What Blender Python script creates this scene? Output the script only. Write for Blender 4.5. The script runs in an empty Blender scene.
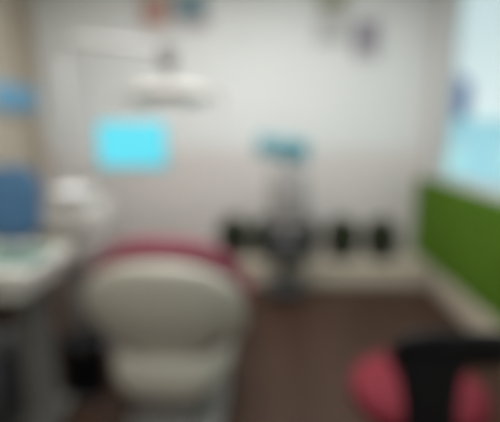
import bpy, bmesh, math, random
from mathutils import Vector, Matrix, Euler

random.seed(7)
PI = math.pi
SC = bpy.context.scene
COL = SC.collection

# ------------------------------------------------------------------ materials
def mat(name, col, rough=0.5, metal=0.0, var=0.06, scale=6.0, bump=0.0, spec=0.5, trans=0.0, emit=None, estr=0.0, coat=0.0):
    m = bpy.data.materials.new(name)
    m.use_nodes = True
    nt = m.node_tree
    b = nt.nodes['Principled BSDF']
    b.inputs['Roughness'].default_value = rough
    b.inputs['Metallic'].default_value = metal
    b.inputs['Specular IOR Level'].default_value = spec
    b.inputs['Coat Weight'].default_value = coat
    if trans:
        b.inputs['Transmission Weight'].default_value = trans
    tc = nt.nodes.new('ShaderNodeTexCoord')
    nz = nt.nodes.new('ShaderNodeTexNoise')
    nz.inputs['Scale'].default_value = scale
    nz.inputs['Detail'].default_value = 4
    nt.links.new(tc.outputs['Object'], nz.inputs['Vector'])
    rp = nt.nodes.new('ShaderNodeValToRGB')
    rp.color_ramp.elements[0].position = 0.3
    rp.color_ramp.elements[1].position = 0.7
    rp.color_ramp.elements[0].color = tuple(c * (1 - var) for c in col) + (1,)
    rp.color_ramp.elements[1].color = tuple(min(1, c * (1 + var)) for c in col) + (1,)
    nt.links.new(nz.outputs['Fac'], rp.inputs['Fac'])
    nt.links.new(rp.outputs['Color'], b.inputs['Base Color'])
    if bump:
        bp = nt.nodes.new('ShaderNodeBump')
        bp.inputs['Strength'].default_value = bump
        bp.inputs['Distance'].default_value = 0.01
        nt.links.new(nz.outputs['Fac'], bp.inputs['Height'])
        nt.links.new(bp.outputs['Normal'], b.inputs['Normal'])
    if emit:
        b.inputs['Emission Color'].default_value = tuple(emit) + (1,)
        b.inputs['Emission Strength'].default_value = estr
    return m

def lin(r, g, b):
    f = lambda c: (c / 255 / 12.92) if c / 255 <= 0.04045 else ((c / 255 + 0.055) / 1.055) ** 2.4
    return (f(r), f(g), f(b))

def wood_floor():
    m = bpy.data.materials.new('dark_wood_planks')
    m.use_nodes = True
    nt = m.node_tree
    b = nt.nodes['Principled BSDF']
    tc = nt.nodes.new('ShaderNodeTexCoord')
    mp = nt.nodes.new('ShaderNodeMapping')
    mp.inputs['Rotation'].default_value = (0, 0, PI / 2)
    br = nt.nodes.new('ShaderNodeTexBrick')
    br.inputs['Scale'].default_value = 1.0
    br.inputs['Brick Width'].default_value = 1.2
    br.inputs['Row Height'].default_value = 0.145
    br.inputs['Mortar Size'].default_value = 0.0025
    br.inputs['Color1'].default_value = lin(78, 56, 43) + (1,)
    br.inputs['Color2'].default_value = lin(69, 48, 37) + (1,)
    br.inputs['Mortar'].default_value = lin(40, 28, 22) + (1,)
    gr = nt.nodes.new('ShaderNodeTexNoise')
    mp2 = nt.nodes.new('ShaderNodeMapping')
    mp2.inputs['Scale'].default_value = (28, 2.0, 1)
    gr.inputs['Scale'].default_value = 2.0
    gr.inputs['Detail'].default_value = 6
    mx = nt.nodes.new('ShaderNodeMixRGB')
    mx.blend_type = 'MULTIPLY'
    mx.inputs['Fac'].default_value = 0.45
    L = nt.links.new
    L(tc.outputs['Object'], mp.inputs['Vector'])
    L(mp.outputs['Vector'], br.inputs['Vector'])
    L(tc.outputs['Object'], mp2.inputs['Vector'])
    L(mp2.outputs['Vector'], gr.inputs['Vector'])
    L(br.outputs['Color'], mx.inputs['Color1'])
    L(gr.outputs['Fac'], mx.inputs['Color2'])
    L(mx.outputs['Color'], b.inputs['Base Color'])
    b.inputs['Roughness'].default_value = 0.5
    b.inputs['Specular IOR Level'].default_value = 0.3
    return m

M = dict(
    floor=wood_floor(),
    wall=mat('painted_wall_white', lin(219, 221, 219), 0.85, var=0.012, scale=3, bump=0.05),
    pier=mat('painted_wall_pale_grey', lin(206, 205, 202), 0.85, var=0.015, scale=3, bump=0.05),
    wallshade=mat('shaded_wall_warm_grey', lin(212, 207, 203), 0.85, var=0.015, scale=3, bump=0.05),  # back wall colour with the shading of its lower part mixed in
    tan=mat('painted_wall_tan', lin(184, 175, 160), 0.85, var=0.02, scale=3, bump=0.05),
    tandark=mat('tan_wood_trim', lin(164, 150, 130), 0.55, var=0.08, scale=9),
    ceil=mat('ceiling_white', lin(228, 228, 224), 0.9, var=0.01),
    white=mat('white_lacquer', lin(222, 220, 212), 0.35, var=0.02),
    lampwhite=mat('off_white_lamp_shell', lin(188, 186, 180), 0.5, var=0.02),
    bench=mat('cream_laminate', lin(205, 196, 178), 0.45, var=0.03),
    frame=mat('grey_window_frame', lin(192, 196, 196), 0.4, var=0.02),
    cream=mat('cream_plastic', lin(204, 202, 188), 0.38, var=0.02, coat=0.15),
    maroon=mat('maroon_vinyl', lin(128, 58, 74), 0.6, spec=0.3, var=0.08, scale=14, bump=0.08),
    pink=mat('raspberry_vinyl', lin(112, 34, 46), 0.75, spec=0.2, var=0.08, scale=14, bump=0.08),
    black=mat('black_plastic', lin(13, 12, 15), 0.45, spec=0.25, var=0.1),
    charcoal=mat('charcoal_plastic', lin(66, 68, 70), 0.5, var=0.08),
    grey=mat('mid_grey_metal', lin(150, 148, 145), 0.45, var=0.04),
    darkgrey=mat('dark_grey_metal', lin(112, 112, 108), 0.5, var=0.04),
    grey2=mat('warm_grey_plastic', lin(132, 128, 126), 0.5, var=0.04),
    lightgrey=mat('light_grey_plastic', lin(186, 186, 184), 0.45, var=0.03),
    chrome=mat('chrome', lin(200, 202, 205), 0.18, metal=1.0, var=0.02),
    blue=mat('blue_fabric', lin(68, 108, 142), 0.8, var=0.1, scale=30, bump=0.15),
    lightblue=mat('light_blue_board', lin(110, 166, 200), 0.6, var=0.05),
    teal=mat('teal_plastic', lin(92, 160, 166), 0.45, var=0.05),
    tealdark=mat('dark_teal_mat', lin(84, 128, 118), 0.6, var=0.08),
    grassbase=mat('green_backing', lin(84, 122, 20), 0.9, var=0.12),
    grassa=mat('turf_blade_green', lin(98, 140, 22), 0.75, var=0.2, scale=20),
    leaf=mat('dark_green_leaf', lin(82, 92, 68), 0.55, var=0.3, scale=15),
    soil=mat('dark_soil', lin(50, 40, 32), 0.95, var=0.3, scale=40),
    pot=mat('dark_grey_pot', lin(52, 54, 48), 0.6, var=0.08),
    steel=mat('steel', lin(190, 192, 194), 0.25, metal=1.0, var=0.02),
    rubber=mat('black_rubber', lin(28, 28, 28), 0.7, var=0.1),
    screen=mat('lit_cyan_screen', lin(20, 60, 70), 0.3, emit=lin(100, 226, 244), estr=1.0),
    tealscreen=mat('lit_teal_screen', lin(40, 90, 100), 0.3, emit=lin(104, 178, 190), estr=0.15),
    lens=mat('lamp_lens_grey', lin(150, 178, 178), 0.2, var=0.03, coat=0.4),
    bowl=mat('white_porcelain', lin(232, 232, 230), 0.15, var=0.01, coat=0.5),
    facade=mat('sky_blue_render', lin(152, 200, 214), 0.85, var=0.05, scale=1.0),
    facade2=mat('turquoise_render', lin(172, 226, 232), 0.85, var=0.05, scale=1.0),
    tank=mat('navy_tank_plastic', lin(64, 92, 140), 0.5, var=0.06),
    ground=mat('pale_yard_concrete', lin(160, 160, 155), 0.9, var=0.1, scale=1.0),
    paper=mat('off_white_paper', lin(214, 213, 208), 0.7, var=0.02),
    redink=mat('brick_red_print', lin(178, 140, 128), 0.7, var=0.12, scale=10),
    blueink=mat('slate_blue_print', lin(118, 142, 150), 0.7, var=0.12, scale=10),
    pinkink=mat('dusty_pink_print', lin(196, 172, 166), 0.7, var=0.08, scale=10),
    oliveink=mat('olive_print', lin(150, 150, 128), 0.7, var=0.12, scale=10),
    greyink=mat('silver_grey_print', lin(184, 184, 182), 0.7, var=0.06, scale=10),
    purpleink=mat('mauve_grey_print', lin(138, 130, 142), 0.7, var=0.12, scale=10),
    silverframe=mat('silver_frame', lin(190, 192, 192), 0.35, var=0.02),
)
g = bpy.data.materials.new('window_glass')
g.use_nodes = True
nt = g.node_tree
nt.nodes.remove(nt.nodes['Principled BSDF'])
mxs = nt.nodes.new('ShaderNodeMixShader')
tr = nt.nodes.new('ShaderNodeBsdfTransparent')
tr.inputs['Color'].default_value = (0.94, 0.985, 0.99, 1)
gl = nt.nodes.new('ShaderNodeBsdfGlossy')
gl.inputs['Roughness'].default_value = 0.02
mxs.inputs[0].default_value = 0.05
nt.links.new(tr.outputs[0], mxs.inputs[1])
nt.links.new(gl.outputs[0], mxs.inputs[2])
nt.links.new(mxs.outputs[0], nt.nodes['Material Output'].inputs['Surface'])
M['glass'] = g

# ------------------------------------------------------------------ mesh builder
class B:
    def __init__(self):
        self.bm = bmesh.new()
        self.mi = 0

    def _add(self, other, mtx=None):
        if mtx is not None:
            bmesh.ops.transform(other, matrix=mtx, verts=other.verts)
        for f in other.faces:
            f.material_index = self.mi
        me = bpy.data.meshes.new('tmp')
        other.to_mesh(me)
        other.free()
        self.bm.from_mesh(me)
        bpy.data.meshes.remove(me)

    def box(self, c, s, rot=(0, 0, 0), bev=0.006, seg=2):
        o = bmesh.new()
        bmesh.ops.create_cube(o, size=1)
        bmesh.ops.scale(o, vec=Vector(s), verts=o.verts)
        if bev:
            bv = min(bev, min(s) * 0.45)
            bmesh.ops.bevel(o, geom=list(o.edges), offset=bv, segments=seg, profile=0.5, affect='EDGES')
        self._add(o, Matrix.Translation(c) @ Euler(rot).to_matrix().to_4x4())
        return self

    def cyl(self, p0, p1, r0, r1=None, seg=24, bev=0.0):
        p0, p1 = Vector(p0), Vector(p1)
        d = p1 - p0
        o = bmesh.new()
        bmesh.ops.create_cone(o, cap_ends=True, segments=seg, radius1=r0, radius2=r0 if r1 is None else r1, depth=d.length)
        if bev:
            e = [x for x in o.edges if abs(x.verts[0].co.z - x.verts[1].co.z) < 1e-6]
            bmesh.ops.bevel(o, geom=e, offset=bev, segments=2, profile=0.5, affect='EDGES')
        q = Vector((0, 0, 1)).rotation_difference(d.normalized())
        self._add(o, Matrix.Translation((p0 + p1) / 2) @ q.to_matrix().to_4x4())
        return self

    def lathe(self, prof, c=(0, 0, 0), seg=32, scale=(1, 1, 1)):
        rings = []
        for r, z in prof:
            rings.append([(c[0] + r * math.cos(2 * PI * k / seg) * scale[0], c[1] + r * math.sin(2 * PI * k / seg) * scale[1], c[2] + z * scale[2]) for k in range(seg)])
        return self.loft(rings)

    def loft(self, rings, cap=True):
        o = bmesh.new()
        vs = [[o.verts.new(p) for p in r] for r in rings]
        n = len(vs[0])
        for a, b in zip(vs, vs[1:]):
            for k in range(n):
                o.faces.new((a[k], a[(k + 1) % n], b[(k + 1) % n], b[k]))
        if cap:
            o.faces.new(list(reversed(vs[0])))
            o.faces.new(vs[-1])
        bmesh.ops.recalc_face_normals(o, faces=o.faces)
        self._add(o)
        return self

    def tube(self, pts, r, seg=12):
        pts = [Vector(p) for p in pts]
        # smooth path
        path = []
        for i in range(len(pts) - 1):
            a, b, c, d = pts[max(i - 1, 0)], pts[i], pts[i + 1], pts[min(i + 2, len(pts) - 1)]
            for s in range(6):
                t = s / 6
                path.append(0.5 * ((2 * b) + (c - a) * t + (2 * a - 5 * b + 4 * c - d) * t * t + (3 * b - a - 3 * c + d) * t ** 3))
        path.append(pts[-1])
        rings = []
        n = None
        for i, p in enumerate(path):
            tg = (path[min(i + 1, len(path) - 1)] - path[max(i - 1, 0)]).normalized()
            if n is None:
                n = tg.orthogonal().normalized()
            n = (n - tg * n.dot(tg)).normalized()
            bb = tg.cross(n)
            rings.append([p + (n * math.cos(2 * PI * k / seg) + bb * math.sin(2 * PI * k / seg)) * r for k in range(seg)])
        return self.loft(rings)

    def quad(self, pts):
        o = bmesh.new()
        o.faces.new([o.verts.new(p) for p in pts])
        self._add(o)
        return self

    def build(self, name, mats, parent=None, smooth=True, sub=0, loc=None):
        me = bpy.data.meshes.new(name)
        self.bm.to_mesh(me)
        self.bm.free()
        for m in (mats if isinstance(mats, (list, tuple)) else [mats]):
            me.materials.append(m)
        if smooth:
            me.shade_smooth()
            me.set_sharp_from_angle(angle=math.radians(38))
        o = bpy.data.objects.new(name, me)
        COL.objects.link(o)
        if parent:
            o.parent = parent
        if loc:
            o.location = loc
        if sub:
            md = o.modifiers.new('sub', 'SUBSURF')
            md.levels = md.render_levels = sub
        return o

def sring(c, a, b, n=3.0, seg=40, wrap=0.0, tilt=0.0):
    """super-ellipse ring in the XY plane, half sizes a, b; wrap bends its ends forward"""
    r = []
    for k in range(seg):
        t = 2 * PI * k / seg
        ct, st = math.cos(t), math.sin(t)
        x = a * math.copysign(abs(ct) ** (2 / n), ct)
        y = b * math.copysign(abs(st) ** (2 / n), st)
        r.append((c[0] + x, c[1] + y + wrap * x * x, c[2] + tilt * y))
    return r

def tag(o, label, cat, group=None):
    o['label'] = label
    o['category'] = cat
    if group:
        o['group'] = group
    return o

def thing(name, label, cat, loc=(0, 0, 0), rz=0.0, group=None):
    o = bpy.data.objects.new(name, None)
    o.empty_display_size = 0.1
    COL.objects.link(o)
    o.location = loc
    o.rotation_euler = (0, 0, rz)
    return tag(o, label, cat, group)

def struct(o):
    o['kind'] = 'structure'
    return o

def copy_tree(src, loc, rz, label, parent=None):
    r = src.copy()
    COL.objects.link(r)
    r.location = loc
    r.rotation_euler = (0, 0, rz)
    r['label'] = label
    for ch in src.children:
        c = ch.copy()
        COL.objects.link(c)
        c.parent = r
        for gch in ch.children:
            d = gch.copy()
            COL.objects.link(d)
            d.parent = c
    return r

# ------------------------------------------------------------------ the room
XL, XR, YB, YF, H = -2.35, 1.56, 4.15, -1.3, 3.0
T = 0.15
struct(B().box(((XL + XR) / 2, (YB + YF) / 2, -T / 2), (XR - XL + 2 * T, YB - YF + 2 * T, T), bev=0).build('floor', M['floor'], smooth=False))
struct(B().box(((XL + XR) / 2, (YB + YF) / 2, H + T / 2), (XR - XL + 2 * T, YB - YF + 2 * T, T), bev=0).build('ceiling', M['ceil'], smooth=False))
# back wall: white paint above, shading put into a warm grey colour below
w = B()
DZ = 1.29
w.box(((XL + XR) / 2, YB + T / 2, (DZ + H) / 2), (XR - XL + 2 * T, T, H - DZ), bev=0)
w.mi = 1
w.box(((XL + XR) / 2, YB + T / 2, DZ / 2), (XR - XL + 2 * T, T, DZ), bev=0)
struct(w.build('wall_back', [M['wall'], M['wallshade']], smooth=False))
struct(B().box((XL - T / 2, (YB + YF) / 2, H / 2), (T, YB - YF, H), bev=0).build('wall_left', M['tan'], smooth=False))
struct(B().box(((XL + XR) / 2, YF - T / 2, H / 2), (XR - XL + 2 * T, T, H), bev=0).build('wall_front', M['wall'], smooth=False))
WY0, WY1, WZ0, WZ1 = 0.2, 3.90, 1.035, 2.75
w = B()
w.box((XR + T / 2, (WY1 + YB) / 2, H / 2), (T, YB - WY1, H), bev=0)
w.box((XR + T / 2, (WY0 + YF) / 2, H / 2), (T, WY0 - YF, H), bev=0)
w.box((XR + T / 2, (WY0 + WY1) / 2, WZ0 / 2), (T, WY1 - WY0, WZ0), bev=0)
w.box((XR + T / 2, (WY0 + WY1) / 2, (WZ1 + H) / 2), (T, WY1 - WY0, H - WZ1), bev=0)
struct(w.build('wall_right', M['pier'], smooth=False))
# window
w = B()
fx = XR + 0.09
for y in (WY0 + 0.025, 1.3, WY1 - 0.025):
    w.box((fx, y, (WZ0 + WZ1) / 2), (0.06, 0.05, WZ1 - WZ0), bev=0.004)
for z in (WZ0 + 0.025, WZ1 - 0.025):
    w.box((fx, (WY0 + WY1) / 2, z), (0.058, WY1 - WY0 - 0.01, 0.05), bev=0.004)
win = struct(w.build('window_1', M['frame']))
w = B()
w.box((fx, (WY0 + WY1) / 2, (WZ0 + WZ1) / 2), (0.006, WY1 - WY0 - 0.06, WZ1 - WZ0 - 0.06), bev=0)
w.build('glass', M['glass'], win, smooth=False)
B().box((XR + 0.025, (WY0 + WY1) / 2, WZ0 + 0.008), (0.09, WY1 - WY0 - 0.002, 0.022), bev=0.004).build('sill', M['frame'], win)
# base boards and the tan door casing on the left wall
struct(B().box((XR - 0.012, 1.4, 0.12), (0.022, 4.4, 0.24), bev=0.004).build('baseboard_right', M['bench']))
struct(B().box((XL + 0.01, 1.4, 0.06), (0.018, 5.3, 0.12), bev=0.004).build('baseboard_left', M['tandark']))
w = B()
w.box((XL + 0.01, 3.98, 1.5), (0.02, 0.2, 2.99), bev=0.006)
struct(w.build('trim_1', M['tandark']))
struct(B().box((-1.46, YB - 0.01, 0.06), (1.76, 0.018, 0.12), bev=0.004).build('baseboard_back', M['bench']))

# ------------------------------------------------------------------ grass panel under the window
gp = thing('grass_panel', 'bright green artificial grass panel covering the wall below the window', 'wall panel', (XR, 2.44, 0.245))
B().box((-0.016, 0, 0.3875), (0.028, 3.4, 0.775), bev=0.003).build('backing_board', M['grassbase'], gp)
o = bmesh.new()
rg = random.Random(3)
for i in range(13000):
    y = rg.uniform(-1.69, 1.69)
    z = rg.uniform(0.01, 0.765)
    ln = rg.uniform(0.018, 0.034)
    a = rg.uniform(-PI, PI)
    wv = 0.004
    tip = Vector((-0.03 - ln, y + rg.uniform(-0.014, 0.014), z + rg.uniform(-0.016, 0.010)))
    p0 = Vector((-0.029, y + wv * math.cos(a), z + wv * math.sin(a)))
    p1 = Vector((-0.029, y - wv * math.cos(a), z - wv * math.sin(a)))
    o.faces.new([o.verts.new(p0), o.verts.new(p1), o.verts.new(tip)])
bb = B()
bb._add(o)
tf = bb.build('turf', M['grassa'], gp, smooth=False)
tf['kind'] = 'stuff'

# ------------------------------------------------------------------ low bench with potted shrubs
bn = thing('low_bench', 'long low cream bench along the back wall under the shrubs', 'bench', (0.485, 3.9, 0))
B().box((0, 0, 0.215), (2.1, 0.496, 0.035), bev=0.008).build('bench_top', M['bench'], bn)
B().box((0, -0.225, 0.1), (2.07, 0.02, 0.195), bev=0.004).build('front_panel', M['bench'], bn)
for sx in (-1.025, 1.025):
    B().box((sx, 0.012, 0.1), (0.03, 0.45, 0.195), bev=0.004).build('side_panel', M['bench'], bn)

def leaf_mesh(n, seed, rx, rz, cz):
    rg = random.Random(seed)
    o = bmesh.new()
    for i in range(n):
        u, v = rg.uniform(-1, 1), rg.uniform(0, 2 * PI)
        rr = rg.uniform(0.45, 1.0) ** 0.6
        s = math.sqrt(1 - u * u)
        p = Vector((rx * rr * s * math.cos(v), rx * rr * s * math.sin(v), cz + rz * rr * u))
        d = Vector((s * math.cos(v), s * math.sin(v), u + 0.5)).normalized()
        d = (d + Vector((rg.uniform(-.6, .6), rg.uniform(-.6, .6), rg.uniform(-.4, .5)))).normalized()
        side = d.cross(Vector((rg.uniform(-1, 1), rg.uniform(-1, 1), rg.uniform(-1, 1)))).normalized()
        up = side.cross(d)
        ln, wd = rg.uniform(0.04, 0.062), rg.uniform(0.013, 0.02)
        a = o.verts.new(p)
        b = o.verts.new(p + d * ln * 0.45 + side * wd + up * 0.006)
        c = o.verts.new(p + d * ln)
        e = o.verts.new(p + d * ln * 0.45 - side * wd + up * 0.006)
        m = o.verts.new(p + d * ln * 0.5)
        o.faces.new((a, b, m))
        o.faces.new((b, c, m))
        o.faces.new((c, e, m))
        o.faces.new((e, a, m))
    b = B()
    b._add(o)
    return b

PZ = 0.2335
ps = thing('potted_shrub', 'bushy dark green potted shrub at the left end of the bench, nearest the treatment chair', 'potted plant', (-0.335, 3.85, PZ), 0.3, 'potted shrubs on the low bench')
B().lathe([(0.0, 0), (0.10, 0), (0.11, 0.004), (0.128, 0.095), (0.134, 0.098), (0.134, 0.115), (0.122, 0.115), (0.119, 0.095), (0.0, 0.095)]).build('pot', M['pot'], ps)
B().lathe([(0.0, 0.08), (0.117, 0.08), (0.117, 0.1), (0.05, 0.106), (0.0, 0.107)], seg=20).build('soil', M['soil'], ps)
st = B()
for k in range(5):
    a = k * 1.257
    st.tube([(0.02 * math.cos(a), 0.02 * math.sin(a), 0.09), (0.04 * math.cos(a), 0.04 * math.sin(a), 0.18), (0.09 * math.cos(a), 0.09 * math.sin(a), 0.27)], 0.004, 6)
st.build('stem', M['soil'], ps)
leaf_mesh(1600, 5, 0.142, 0.16, 0.23).build('foliage', M['leaf'], ps, smooth=False)
for x, r, lb in ((0.0, 1.4, 'bushy dark green potted shrub on the bench, just left of the grey trolley'),
                 (0.345, 2.5, 'bushy dark green potted shrub on the bench, just right of the trolley'),
                 (0.735, 3.9, 'bushy dark green potted shrub second from the window end of the bench'),
                 (1.115, 5.0, 'bushy dark green potted shrub at the window end of the bench')):
    copy_tree(ps, (x, 3.85, PZ), r, lb)

# ------------------------------------------------------------------ equipment trolley with teal screen
tr_ = thing('equipment_trolley', 'grey equipment trolley with post and shelves in front of the bench', 'trolley', (0.17, 3.45, 0), 0.0)
w = B()
w.box((0, 0, 0.085), (0.34, 0.32, 0.04), bev=0.012)
w.build('base', M['charcoal'], tr_)
for sx in (-1, 1):
    for sy in (-1, 1):
        c = B().cyl((sx * .13 - .012, sy * .12, .03), (sx * .13 + .012, sy * .12, .03), .03, seg=18, bev=.004)
        c.box((sx * .13, sy * .12, .055), (.034, .03, .03), bev=.004)
        c.build('caster', M['rubber'], tr_)
w = B()
w.box((0, 0.06, 0.62), (0.09, 0.06, 1.06), bev=0.012)
w.build('post', M['grey'], tr_)
dk = B()
dk.box((0, -0.01, 0.52), (0.32, 0.28, 0.32), bev=0.015)
un = dk.build('control_unit', M['charcoal'], tr_)
for k in range(3):
    B().cyl((-0.08 + k * 0.08, -0.148, 0.55), (-0.08 + k * 0.08, -0.162, 0.55), 0.016, seg=16, bev=.003).build('dial', M['lightgrey'], un)
up = B()
up.box((0, -0.01, 0.95), (0.33, 0.24, 0.42), bev=0.02)
up.build('housing', M['grey'], tr_)
B().box((0, -0.02, 0.70), (0.34, 0.30, 0.022), bev=0.006).build('shelf', M['grey'], tr_)
mo = thing('trolley_screen', 'small tilted teal screen standing on top of the grey trolley', 'screen', (0.12, 3.45, 1.165), 0.0)
# tilted slightly, left side higher
w = B().box((0.0, 0.0, 0.17), (0.45, 0.035, 0.19), (-0.25, math.radians(9), 0.0), bev=0.012)
sh = w.build('bezel', M['teal'], mo)
B().box((0.0, -0.019, 0.165), (0.41, 0.006, 0.155), (-0.25, math.radians(9), 0.0), bev=0.002).build('display', M['tealscreen'], mo)
B().box((0.05, 0.03, 0.075), (0.06, 0.03, 0.14), bev=0.008).build('neck', M['grey'], mo)
B().box((0.05, 0.0, 0.004), (0.2, 0.16, 0.012), bev=0.005).build('foot', M['grey'], mo)

# ------------------------------------------------------------------ dental chair, seen from behind
dc = thing('dental_chair', 'large reclined treatment chair seen from behind, cream shell with maroon upholstery', 'dental chair', (-0.465, 1.93, 0), 0.0)
w = B()
w.loft([sring((0, 0.02, z), a, b, 4, 40) for z, a, b in ((0.002, 0.24, 0.40), (0.03, 0.24, 0.40), (0.05, 0.22, 0.38), (0.058, 0.19, 0.33))])
w.build('base_plate', M['grey'], dc)
w = B()
w.loft([sring((0, -0.02, z), a, b, 3.5, 40) for z, a, b in ((0.05, 0.17, 0.25), (0.1, 0.165, 0.235), (0.24, 0.16, 0.22), (0.30, 0.2, 0.25))])
w.build('lift_column', M['grey'], dc)
w = B()
w.loft([sring((0, 0.03, z), a, b, 3.2, 48) for z, a, b in ((0.245, 0.14, 0.22), (0.262, 0.22, 0.32), (0.30, 0.275, 0.38), (0.36, 0.295, 0.40), (0.42, 0.292, 0.40), (0.455, 0.278, 0.385), (0.468, 0.25, 0.35))])
w.build('seat_shell', M['cream'], dc)
w = B()
w.loft([sring((0, 0.08, z), a, b, 3.2, 48) for z, a, b in ((0.458, 0.24, 0.33), (0.475, 0.285, 0.365), (0.52, 0.30, 0.38), (0.56, 0.295, 0.375), (0.585, 0.26, 0.34), (0.595, 0.16, 0.24))])
w.build('seat_cushion', M['maroon'], dc)
w = B()
w.loft([sring((0, y, z), a, 0.045, 3.0, 32) for y, z, a in ((0.42, 0.515, 0.20), (0.44, 0.52, 0.25))])
w.bm.clear()
rings = []
for t in range(9):
    y = 0.44 + 0.62 * t / 8
    a = (0.2, 0.235, 0.24, 0.235, 0.225, 0.215, 0.205, 0.19, 0.14)[t]
    h = (0.03, 0.045, 0.048, 0.048, 0.046, 0.044, 0.042, 0.036, 0.02)[t]
    rings.append([(p[0], y, 0.525 - 0.10 * (t / 8) ** 1.3 + p[1]) for p in sring((0, 0, 0), a, h, 3, 32)])
w.loft(rings)
w.build('leg_rest', M['maroon'], dc)
# backrest shell and cushion
prof = ((0.0, .15), (.06, .185), (.13, .205), (.20, .235), (.27, .295), (.36, .345), (.48, .362), (.60, .362), (.70, .346), (.79, .312), (.85, .276), (.90, .236), (.94, .192), (.97, .146), (.99, .098), (1.0, .05))
def back(dy, dz, grow, thick, wrap, z0, name, m):
    rings = []
    for t, a in prof:
        z = 0.44 + dz + (0.52 + z0) * t
        y = -0.235 + dy - 0.15 * t - 0.05 * math.sin(t * PI)
        th = thick * (0.55 if t == 0.0 else max(0.22, math.sqrt(max(0.0, 1 - max(0.0, (t - 0.86) / 0.14) ** 2.2))) if t > 0.86 else 1.0)
        rings.append(sring((0, y, z), a + grow, th, 2.6, 48, wrap))
    return B().loft(rings).build(name, m, dc)
back(0.0, 0.0, 0.0, 0.034, 0.75, 0.0, 'backrest_shell', M['cream'])
back(0.088, 0.05, 0.006, 0.06, 0.72, 0.03, 'backrest_cushion', M['maroon'])
for s in (-1, 1):
    w = B()
    w.tube([(s * 0.27, 0.02, 0.42), (s * 0.325, 0.03, 0.46), (s * 0.335, 0.05, 0.56), (s * 0.335, 0.05, 0.64)], 0.02, 14)
    w.build('armrest_post', M['cream'], dc)
    w = B()
    w.loft([sring((s * 0.335, 0.10, z - 0.04), a, b, 3, 28) for z, a, b in ((0.675, 0.028, 0.15), (0.685, 0.036, 0.165), (0.71, 0.036, 0.165), (0.72, 0.026, 0.15))])
    w.build('armrest', M['maroon'], dc)

# ------------------------------------------------------------------ spittoon unit
su = thing('spittoon_unit', 'white spittoon unit standing between the treatment chair and the blue chair', 'dental unit', (-1.20, 2.47, 0), 0.0)
w = B()
w.loft([sring((0, 0, z), a, b, 4, 40) for z, a, b in ((0.0, 0.14, 0.17), (0.05, 0.14, 0.17), (0.06, 0.12, 0.15), (0.68, 0.12, 0.15))])
w.build('pedestal', M['grey2'], su)
w = B()
w.loft([sring((0, 0, z), a, b, 4, 40) for z, a, b in ((0.67, 0.14, 0.16), (0.69, 0.175, 0.185), (0.90, 0.185, 0.195), (1.02, 0.18, 0.19), (1.04, 0.165, 0.175))])
w.build('cabinet_head', M['lampwhite'], su)
w = B().lathe([(0.0, 1.035), (0.06, 1.035), (0.07, 1.045), (0.13, 1.10), (0.142, 1.12), (0.138, 1.125), (0.12, 1.105), (0.06, 1.06), (0.0, 1.055)], (0.0, -0.05, 0))
w.build('bowl', M['bowl'], su)
w = B().tube([(0.06, 0.13, 1.03), (0.06, 0.13, 1.17), (0.05, 0.09, 1.20), (0.03, 0.03, 1.18)], 0.009, 10)
w.build('cup_filler', M['chrome'], su)
w = B()
w.cyl((-0.08, 0.08, 1.03), (-0.08, 0.08, 1.97), 0.024, seg=24, bev=.004)
w.cyl((-0.08, 0.08, 1.03), (-0.08, 0.08, 1.08), 0.036, seg=24, bev=.004)
w.build('pole', M['lightgrey'], su)

# ------------------------------------------------------------------ monitor on the pole
mn = thing('monitor', 'bright cyan lit monitor held on the pole left of the treatment chair', 'monitor', (-0.87, 2.55, 1.395))
w = B()
w.box((0, 0.012, 0), (0.46, 0.032, 0.31), bev=0.010)
w.build('casing', M['lightgrey'], mn)
B().box((0, -0.005, 0.004), (0.438, 0.006, 0.282), bev=0.002).build('screen', M['screen'], mn)
w = B()
w.tube([(-0.41, 0.0, -0.06), (-0.30, 0.09, -0.06), (-0.12, 0.10, -0.04), (0, 0.04, 0)], 0.016, 12)
w.cyl((-0.41, 0, -0.09), (-0.41, 0, -0.03), 0.036, seg=20, bev=.004)
w.box((0, 0.034, 0), (0.1, 0.016, 0.1), bev=0.004)
w.build('bracket', M['lightgrey'], mn)

# ------------------------------------------------------------------ operating lamp
ol = thing('operating_lamp', 'white operating lamp on a folding arm above the cyan monitor', 'dental lamp', (-1.28, 2.55, 1.97))
w = B()
w.cyl((0, 0, -0.002), (0, 0, 0.05), 0.04, seg=24, bev=.006)
w.tube([(0, 0, 0.02), (0.10, -0.06, 0.045), (0.40, -0.16, 0.0), (0.72, -0.22, -0.055)], 0.020, 14)
w.build('arm', M['lightgrey'], ol)
w = B()
w.cyl((0.72, -0.22, -0.14), (0.72, -0.22, -0.01), 0.05, 0.058, seg=24, bev=.012)
w.cyl((0.72, -0.22, -0.24), (0.72, -0.22, -0.13), 0.018, seg=16)
w.build('joint', M['grey'], ol)
w = B()
rings = []
for t in range(13):
    x = 0.48 + 0.48 * t / 12
    q = abs(t / 6 - 1)
    h = 0.052 * math.sqrt(max(0.02, 1 - q ** 3.2))
    d = 0.085 * math.sqrt(max(0.02, 1 - q ** 4))
    rings.append([(x, -0.24 + p[0], -0.275 + p[1] + 0.02 * q * q * -1) for p in sring((0, 0, 0), d, h, 2.5, 28)])
w.loft(rings)
hd = w.build('head', M['lampwhite'], ol)
for cx in (0.59, 0.85):
    B().lathe([(0.0, -0.008), (0.058, -0.006), (0.064, 0.0), (0.064, 0.02), (0.0, 0.02)], (cx, -0.26, -0.338), 28, (1.1, 1.0, 1)).build('lens', M['lens'], hd)
for cx in (0.465, 0.978):
    s = -1 if cx < 0.7 else 1
    w = B().tube([(cx - s * 0.02, -0.24, -0.285), (cx + s * 0.04, -0.27, -0.305), (cx + s * 0.04, -0.30, -0.36)], 0.010, 10)
    w.build('handle', M['grey'], hd)

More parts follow.
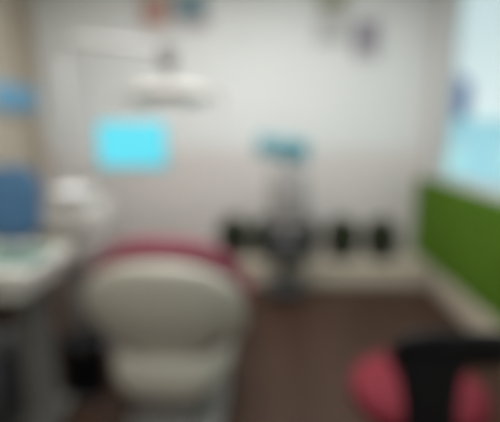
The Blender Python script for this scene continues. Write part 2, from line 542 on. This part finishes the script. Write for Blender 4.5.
# ------------------------------------------------------------------ instrument cart at the left
ic = thing('instrument_cart', 'white topped instrument cart on a grey column left of the treatment chair', 'instrument cart', (-1.22, 1.66, 0))
w = B()
w.box((0, 0, 0.90), (0.50, 0.40, 0.03), bev=0.012)
for sx in (-1, 1):
    w.box((sx * 0.243, 0, 0.922), (0.014, 0.40, 0.03), bev=0.005)
for sy in (-1, 1):
    w.box((0, sy * 0.193, 0.922), (0.488, 0.014, 0.03), bev=0.005)
w.build('tray_top', M['white'], ic)
w = B()
w.box((0, 0, 0.845), (0.42, 0.34, 0.09), bev=0.012)
dr = w.build('drawer', M['white'], ic)
B().box((0.02, -0.18, 0.855), (0.16, 0.02, 0.02), bev=0.006).build('handle', M['chrome'], dr)
w = B()
w.loft([sring((0.13, 0.02, z), a, b, 4, 32) for z, a, b in ((0.08, 0.085, 0.075), (0.12, 0.065, 0.065), (0.74, 0.06, 0.06), (0.81, 0.10, 0.09))])
w.build('column', M['darkgrey'], ic)
B().box((-0.11, 0.02, 0.30), (0.26, 0.30, 0.40), bev=0.015).build('shade_box', M['charcoal'], ic)  # charcoal block added in place of the shadow under the cart
w = B()
w.box((0.0, 0.0, 0.085), (0.40, 0.06, 0.035), bev=0.01)
w.box((-0.16, 0.0, 0.086), (0.06, 0.40, 0.033), bev=0.01)
w.box((0.16, 0.0, 0.086), (0.06, 0.40, 0.033), bev=0.01)
w.build('base', M['darkgrey'], ic)
for sx in (-1, 1):
    for sy in (-1, 1):
        c = B().cyl((sx * .16 - .012, sy * .17, .034), (sx * .16 + .012, sy * .17, .034), .034, seg=18, bev=.004)
        c.box((sx * .16, sy * .17, .06), (.034, .03, .03), bev=.004)
        c.build('caster', M['rubber'], ic)
it = thing('instrument_tray', 'dark teal instrument tray lying on the white cart top', 'tray', (-1.14, 1.68, 0.9155))
w = B()
w.box((0, 0, 0.006), (0.26, 0.18, 0.010), bev=0.004)
for sx in (-1, 1):
    w.box((sx * 0.127, 0, 0.018), (0.01, 0.18, 0.022), bev=0.004)
for sy in (-1, 1):
    w.box((0, sy * 0.087, 0.018), (0.25, 0.01, 0.022), bev=0.004)
w.build('tray', M['tealdark'], it)
pr = thing('dental_probe', 'thin steel hand instrument lying in the dark teal tray', 'dental instrument', (-1.19, 1.68, 0.9315), 0.0, 'steel hand instruments in the teal tray')
B().cyl((0, -0.05, 0.0), (0, 0.035, 0.0), 0.0042, seg=10, bev=.001).build('grip', M['steel'], pr)
B().tube([(0, 0.03, 0), (0, 0.05, 0.0), (0, 0.062, 0.004), (0.004, 0.066, 0.012)], 0.0018, 6).build('tip', M['steel'], pr)
for dx in (0.035, 0.07, 0.105):
    copy_tree(pr, (-1.19 + dx, 1.68, 0.9315), 0.04 * dx, pr['label'])

# bin shape added to stand in for shade on the floor
wb = thing('floor_shade_bin', 'black bin-shaped filler added for the floor shade between the cart column and the treatment chair', 'shade filler', (-1.06, 2.06, 0), 0.35)
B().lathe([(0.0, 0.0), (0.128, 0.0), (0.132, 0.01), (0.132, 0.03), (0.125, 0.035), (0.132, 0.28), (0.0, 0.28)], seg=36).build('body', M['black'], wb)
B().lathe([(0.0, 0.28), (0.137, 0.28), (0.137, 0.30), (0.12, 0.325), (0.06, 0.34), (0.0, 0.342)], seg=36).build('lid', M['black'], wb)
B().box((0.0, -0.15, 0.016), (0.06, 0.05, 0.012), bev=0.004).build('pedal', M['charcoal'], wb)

# ------------------------------------------------------------------ five star bases
def star_base(root, r, m, castm, z=0.09):
    for k in range(5):
        a = 2 * PI * k / 5 + 0.3
        ca, sa = math.cos(a), math.sin(a)
        w = B()
        w.cyl((0.02 * ca, 0.02 * sa, z + 0.02), (r * ca, r * sa, z - 0.008), 0.024, 0.015, seg=14, bev=.004)
        w.build('leg', m, root)
        c = B().cyl((r * ca - 0.011 * sa, r * sa + 0.011 * ca, 0.028), (r * ca + 0.011 * sa, r * sa - 0.011 * ca, 0.028), 0.028, seg=16, bev=.004)
        c.cyl((r * ca, r * sa, 0.03), (r * ca, r * sa, z - 0.006), 0.010, seg=10)
        c.build('caster', castm, root)

# operator stool, near the camera
os_ = thing('operator_stool', 'raspberry pink round stool with a black back support, close on the dark floor', 'stool', (0.555, 1.30, 0))
star_base(os_, 0.27, M['black'], M['rubber'])
B().cyl((0, 0, 0.08), (0, 0, 0.46), 0.028, seg=24, bev=.004).cyl((0, 0, 0.08), (0, 0, 0.28), 0.042, seg=24, bev=.006).build('column', M['chrome'], os_)
B().box((-0.03, 0.0, 0.474), (0.26, 0.2, 0.034), bev=.01).build('seat_plate', M['black'], os_)
w = B().lathe([(0.0, 0.48), (0.16, 0.48), (0.205, 0.488), (0.232, 0.51), (0.24, 0.54), (0.232, 0.572), (0.205, 0.593), (0.14, 0.602), (0.0, 0.598)], (-0.005, 0.02, 0.012), 48, (1.0, 0.98, 1))
w.build('seat', M['pink'], os_)
# stem: a wide black bracket rising behind the seat (camera side)
w = B()
rings = []
for y, z, a, b in ((0.0, 0.462, 0.06, 0.012), (-0.14, 0.455, 0.07, 0.012), (-0.235, 0.462, 0.08, 0.013), (-0.262, 0.50, 0.08, 0.016), (-0.265, 0.58, 0.078, 0.016), (-0.245, 0.70, 0.076, 0.015), (-0.225, 0.78, 0.09, 0.015), (-0.215, 0.85, 0.13, 0.014)):
    rings.append((y, z, a, b))
pr_ = []
for i, (y, z, a, b) in enumerate(rings):
    y0, z0 = rings[max(i - 1, 0)][:2]
    y1, z1 = rings[min(i + 1, len(rings) - 1)][:2]
    d = Vector((0, y1 - y0, z1 - z0)).normalized()
    nrm = Vector((0, -d.z, d.y))
    pr_.append([Vector((-0.075, y, z)) + Vector((p[0], 0, 0)) + nrm * p[1] for p in sring((0, 0, 0), a, b, 4, 28)])
w.loft(pr_)
w.build('back_bracket', M['black'], os_)
w = B()
rings = []
for t in range(15):
    x = -0.185 + 0.43 * t / 14
    q = abs(t / 7 - 1)
    h = 0.058 * math.sqrt(max(0.03, 1 - q ** 4))
    d = 0.024 * math.sqrt(max(0.05, 1 - q ** 4))
    rings.append([(x, -0.205 + 0.07 * (x - 0.0) ** 2 * 10 * 0.2 + p[0], 0.865 + p[1]) for p in sring((0, 0, 0), d, h, 2.6, 24)])
w.loft(rings)
w.build('backrest', M['black'], os_)

# blue chair at the left edge
bc = thing('blue_office_chair', 'blue high-backed swivel chair behind the instrument cart', 'chair', (-2.0, 2.9, 0), 0.35)
star_base(bc, 0.27, M['black'], M['rubber'])
B().cyl((0, 0, 0.08), (0, 0, 0.44), 0.026, seg=24, bev=.004).build('column', M['black'], bc)
w = B().loft([sring((0, 0, z), a, b, 3.4, 40) for z, a, b in ((0.43, 0.19, 0.18), (0.445, 0.225, 0.215), (0.49, 0.23, 0.22), (0.505, 0.20, 0.19))])
w.build('seat', M['blue'], bc)
w = B()
rings = []
for t in range(12):
    q = t / 11
    a = (0.13, .18, .195, .205, .212, .218, .222, .222, .218, .205, .175, .10)[t]
    rings.append(sring((0, 0.20 + 0.10 * q, 0.60 + 0.60 * q), a, 0.04 if 0 < t < 11 else 0.02, 2.6, 36, -0.7))
w.loft(rings)
w.build('backrest', M['blue'], bc)
w = B().tube([(0, 0.1, 0.435), (0, 0.23, 0.44), (0, 0.275, 0.52), (0, 0.27, 0.72)], 0.018, 10)
w.build('back_bar', M['black'], bc)

# ------------------------------------------------------------------ things on the walls
nb = thing('notice_board', 'plain light blue board hung on the tan left wall', 'board', (XL + 0.021, 3.68, 1.77))
w = B().box((0.016, 0, 0), (0.03, 0.66, 0.25), bev=0.004)
w.build('frame', M['silverframe'], nb)
B().box((0.030, 0, 0), (0.008, 0.64, 0.23), bev=0.002).build('board', M['lightblue'], nb)

def framed(name, label, cat, x, z, wd, ht, blocks, group=None):
    t = thing(name, label, cat, (x, YB, z), 0, group)
    w = B()
    for sx in (-1, 1):
        w.box((sx * (wd / 2 - 0.008), -0.012, 0), (0.016, 0.022, ht), bev=0.003)
    for sz in (-1, 1):
        w.box((0, -0.012, sz * (ht / 2 - 0.008)), (wd - 0.02, 0.021, 0.016), bev=0.003)
    w.build('frame', M['silverframe'], t)
    w = B()
    w.box((0, -0.008, 0), (wd - 0.03, 0.008, ht - 0.03), bev=0)
    ms = [M['paper']]
    for (cx, cz, bw, bh, m) in blocks:
        ms.append(M[m])
        w.mi = len(ms) - 1
        w.box((cx * wd, -0.0125 - 0.0012 * len(ms), cz * ht), (bw * wd, 0.003, bh * ht), bev=0.0008, seg=1)
    w.build('print', ms, t, smooth=False)
    return t
framed('poster', 'wide framed poster with red and slate blue pictures high above the lamp', 'poster', -0.93, 2.70, 0.72, 0.52,
       [(-0.24, -0.16, 0.38, 0.56, 'redink'), (0.22, -0.10, 0.46, 0.52, 'blueink'), (0.28, -0.42, 0.34, 0.10, 'pinkink')])
framed('framed_certificate', 'pale grey framed certificate with an olive heading, higher of two frames near the window', 'certificate', 0.60, 2.56, 0.33, 0.52,
       [(0.0, 0.26, 0.78, 0.34, 'oliveink'), (0.0, -0.2, 0.82, 0.5, 'greyink')])
framed('framed_photograph', 'small mauve grey framed picture hung beside the certificate', 'picture', 0.93, 2.33, 0.26, 0.36,
       [(0.0, 0.02, 0.84, 0.84, 'purpleink'), (0.0, -0.25, 0.5, 0.16, 'greyink')])

# ------------------------------------------------------------------ outside the window
struct(B().box((9, 12, -3.6), (40, 40, 0.2), bev=0).build('ground', M['ground'], smooth=False))
nbd = thing('neighbouring_building', 'sky blue flat roofed building seen outside through the window', 'building', (10.0, 18.0, -3.5))
w = B()
w.box((0.0, 0, 2.6), (8.6, 4.0, 5.2), bev=0)
w.build('wall', M['facade'], nbd, smooth=False)
B().box((0.0, 0, 5.26), (8.9, 4.3, 0.14), bev=0.02).build('roof_slab', M['facade2'], nbd)
for k in range(3):
    x = -3.0 + k * 2.6
    wf = B()
    wf.box((x, -2.02, 3.7), (1.1, 0.08, 1.2), bev=0.01)
    wf = wf.build('window', M['frame'], nbd)
    B().box((x, -2.065, 3.7), (0.94, 0.02, 1.04), bev=0).build('pane', M['facade2'], wf)
wt = thing('water_tank', 'dark blue water tank standing on the roof of the neighbouring building', 'water tank', (7.3, 16.8, 1.832))
tk = 1.35
B().lathe([(0.0, 0.0), (0.42, 0.0), (0.46, 0.04), (0.46, 0.30), (0.48, 0.33), (0.46, 0.36), (0.46, 0.64), (0.48, 0.67), (0.46, 0.70), (0.46, 0.95), (0.40, 1.10), (0.16, 1.20), (0.0, 1.21)], scale=(tk, tk, tk)).build('body', M['tank'], wt)
B().lathe([(0.0, 1.19), (0.15, 1.19), (0.15, 1.27), (0.0, 1.29)], seg=24, scale=(tk, tk, tk)).build('lid', M['tank'], wt)

# ------------------------------------------------------------------ light
wd = bpy.data.worlds.new('World')
SC.world = wd
wd.use_nodes = True
nt = wd.node_tree
bg = nt.nodes['Background']
tc = nt.nodes.new('ShaderNodeTexCoord')
sx = nt.nodes.new('ShaderNodeSeparateXYZ')
rp = nt.nodes.new('ShaderNodeValToRGB')
rp.color_ramp.elements[0].position = 0.0
rp.color_ramp.elements[0].color = (0.93, 1.0, 1.0, 1)
rp.color_ramp.elements[1].position = 0.35
rp.color_ramp.elements[1].color = (0.60, 0.74, 0.76, 1)
nt.links.new(tc.outputs['Generated'], sx.inputs[0])
nt.links.new(sx.outputs['Z'], rp.inputs['Fac'])
nt.links.new(rp.outputs['Color'], bg.inputs['Color'])
bg.inputs['Strength'].default_value = 0.95

def lamp(name, typ, loc, rot, energy, color, **kw):
    l = bpy.data.lights.new(name, typ)
    l.energy = energy
    l.color = color
    for k, v in kw.items():
        setattr(l, k, v)
    o = bpy.data.objects.new(name, l)
    o.location = loc
    o.rotation_euler = rot
    COL.objects.link(o)
    return o
lamp('sun', 'SUN', (-10, -8, 14), Euler((math.radians(52), 0, math.radians(-28))), 3.0, (1, 0.97, 0.92), angle=0.02)
lamp('unseen_ceiling_light', 'AREA', (-0.2, 2.3, 2.96), (0, 0, 0), 84, (1, 0.99, 0.975), shape='RECTANGLE', size=2.4, size_y=1.2)
lamp('unseen_ceiling_light', 'AREA', (-0.4, 0.2, 2.96), (0, 0, 0), 24, (1, 0.985, 0.965), shape='RECTANGLE', size=1.2, size_y=0.6)  # unseen front fill below the ceiling, turned up to brighten the chair shell

# ------------------------------------------------------------------ camera
cd = bpy.data.cameras.new('camera')
cam = bpy.data.objects.new('camera', cd)
COL.objects.link(cam)
cam.location = (0, 0, 1.5)
cam.rotation_euler = (math.radians(90 - 11.7), 0, math.radians(2.6))
cd.sensor_fit = 'HORIZONTAL'
cd.sensor_width = 36
cd.lens = 36 * 400 / 500
cd.clip_start = 0.02
# the photograph is strongly out of focus all over: the lens is focused far too near
SOFT = True
if SOFT:
    cd.dof.use_dof = True
    cd.dof.focus_distance = 0.20
    aperture = 0.0155            # metres, diameter of the lens opening
    cd.dof.aperture_fstop = (cd.lens / 1000) / aperture
SC.camera = cam

vs = SC.view_settings
vs.view_transform = 'Standard'
vs.look = 'None'
vs.gamma = 1
vs.use_curve_mapping = False
vs.exposure = 0.0
SC.cycles.use_denoising = True
SC.cycles.max_bounces = 8
SC.cycles.sample_clamp_indirect = 6
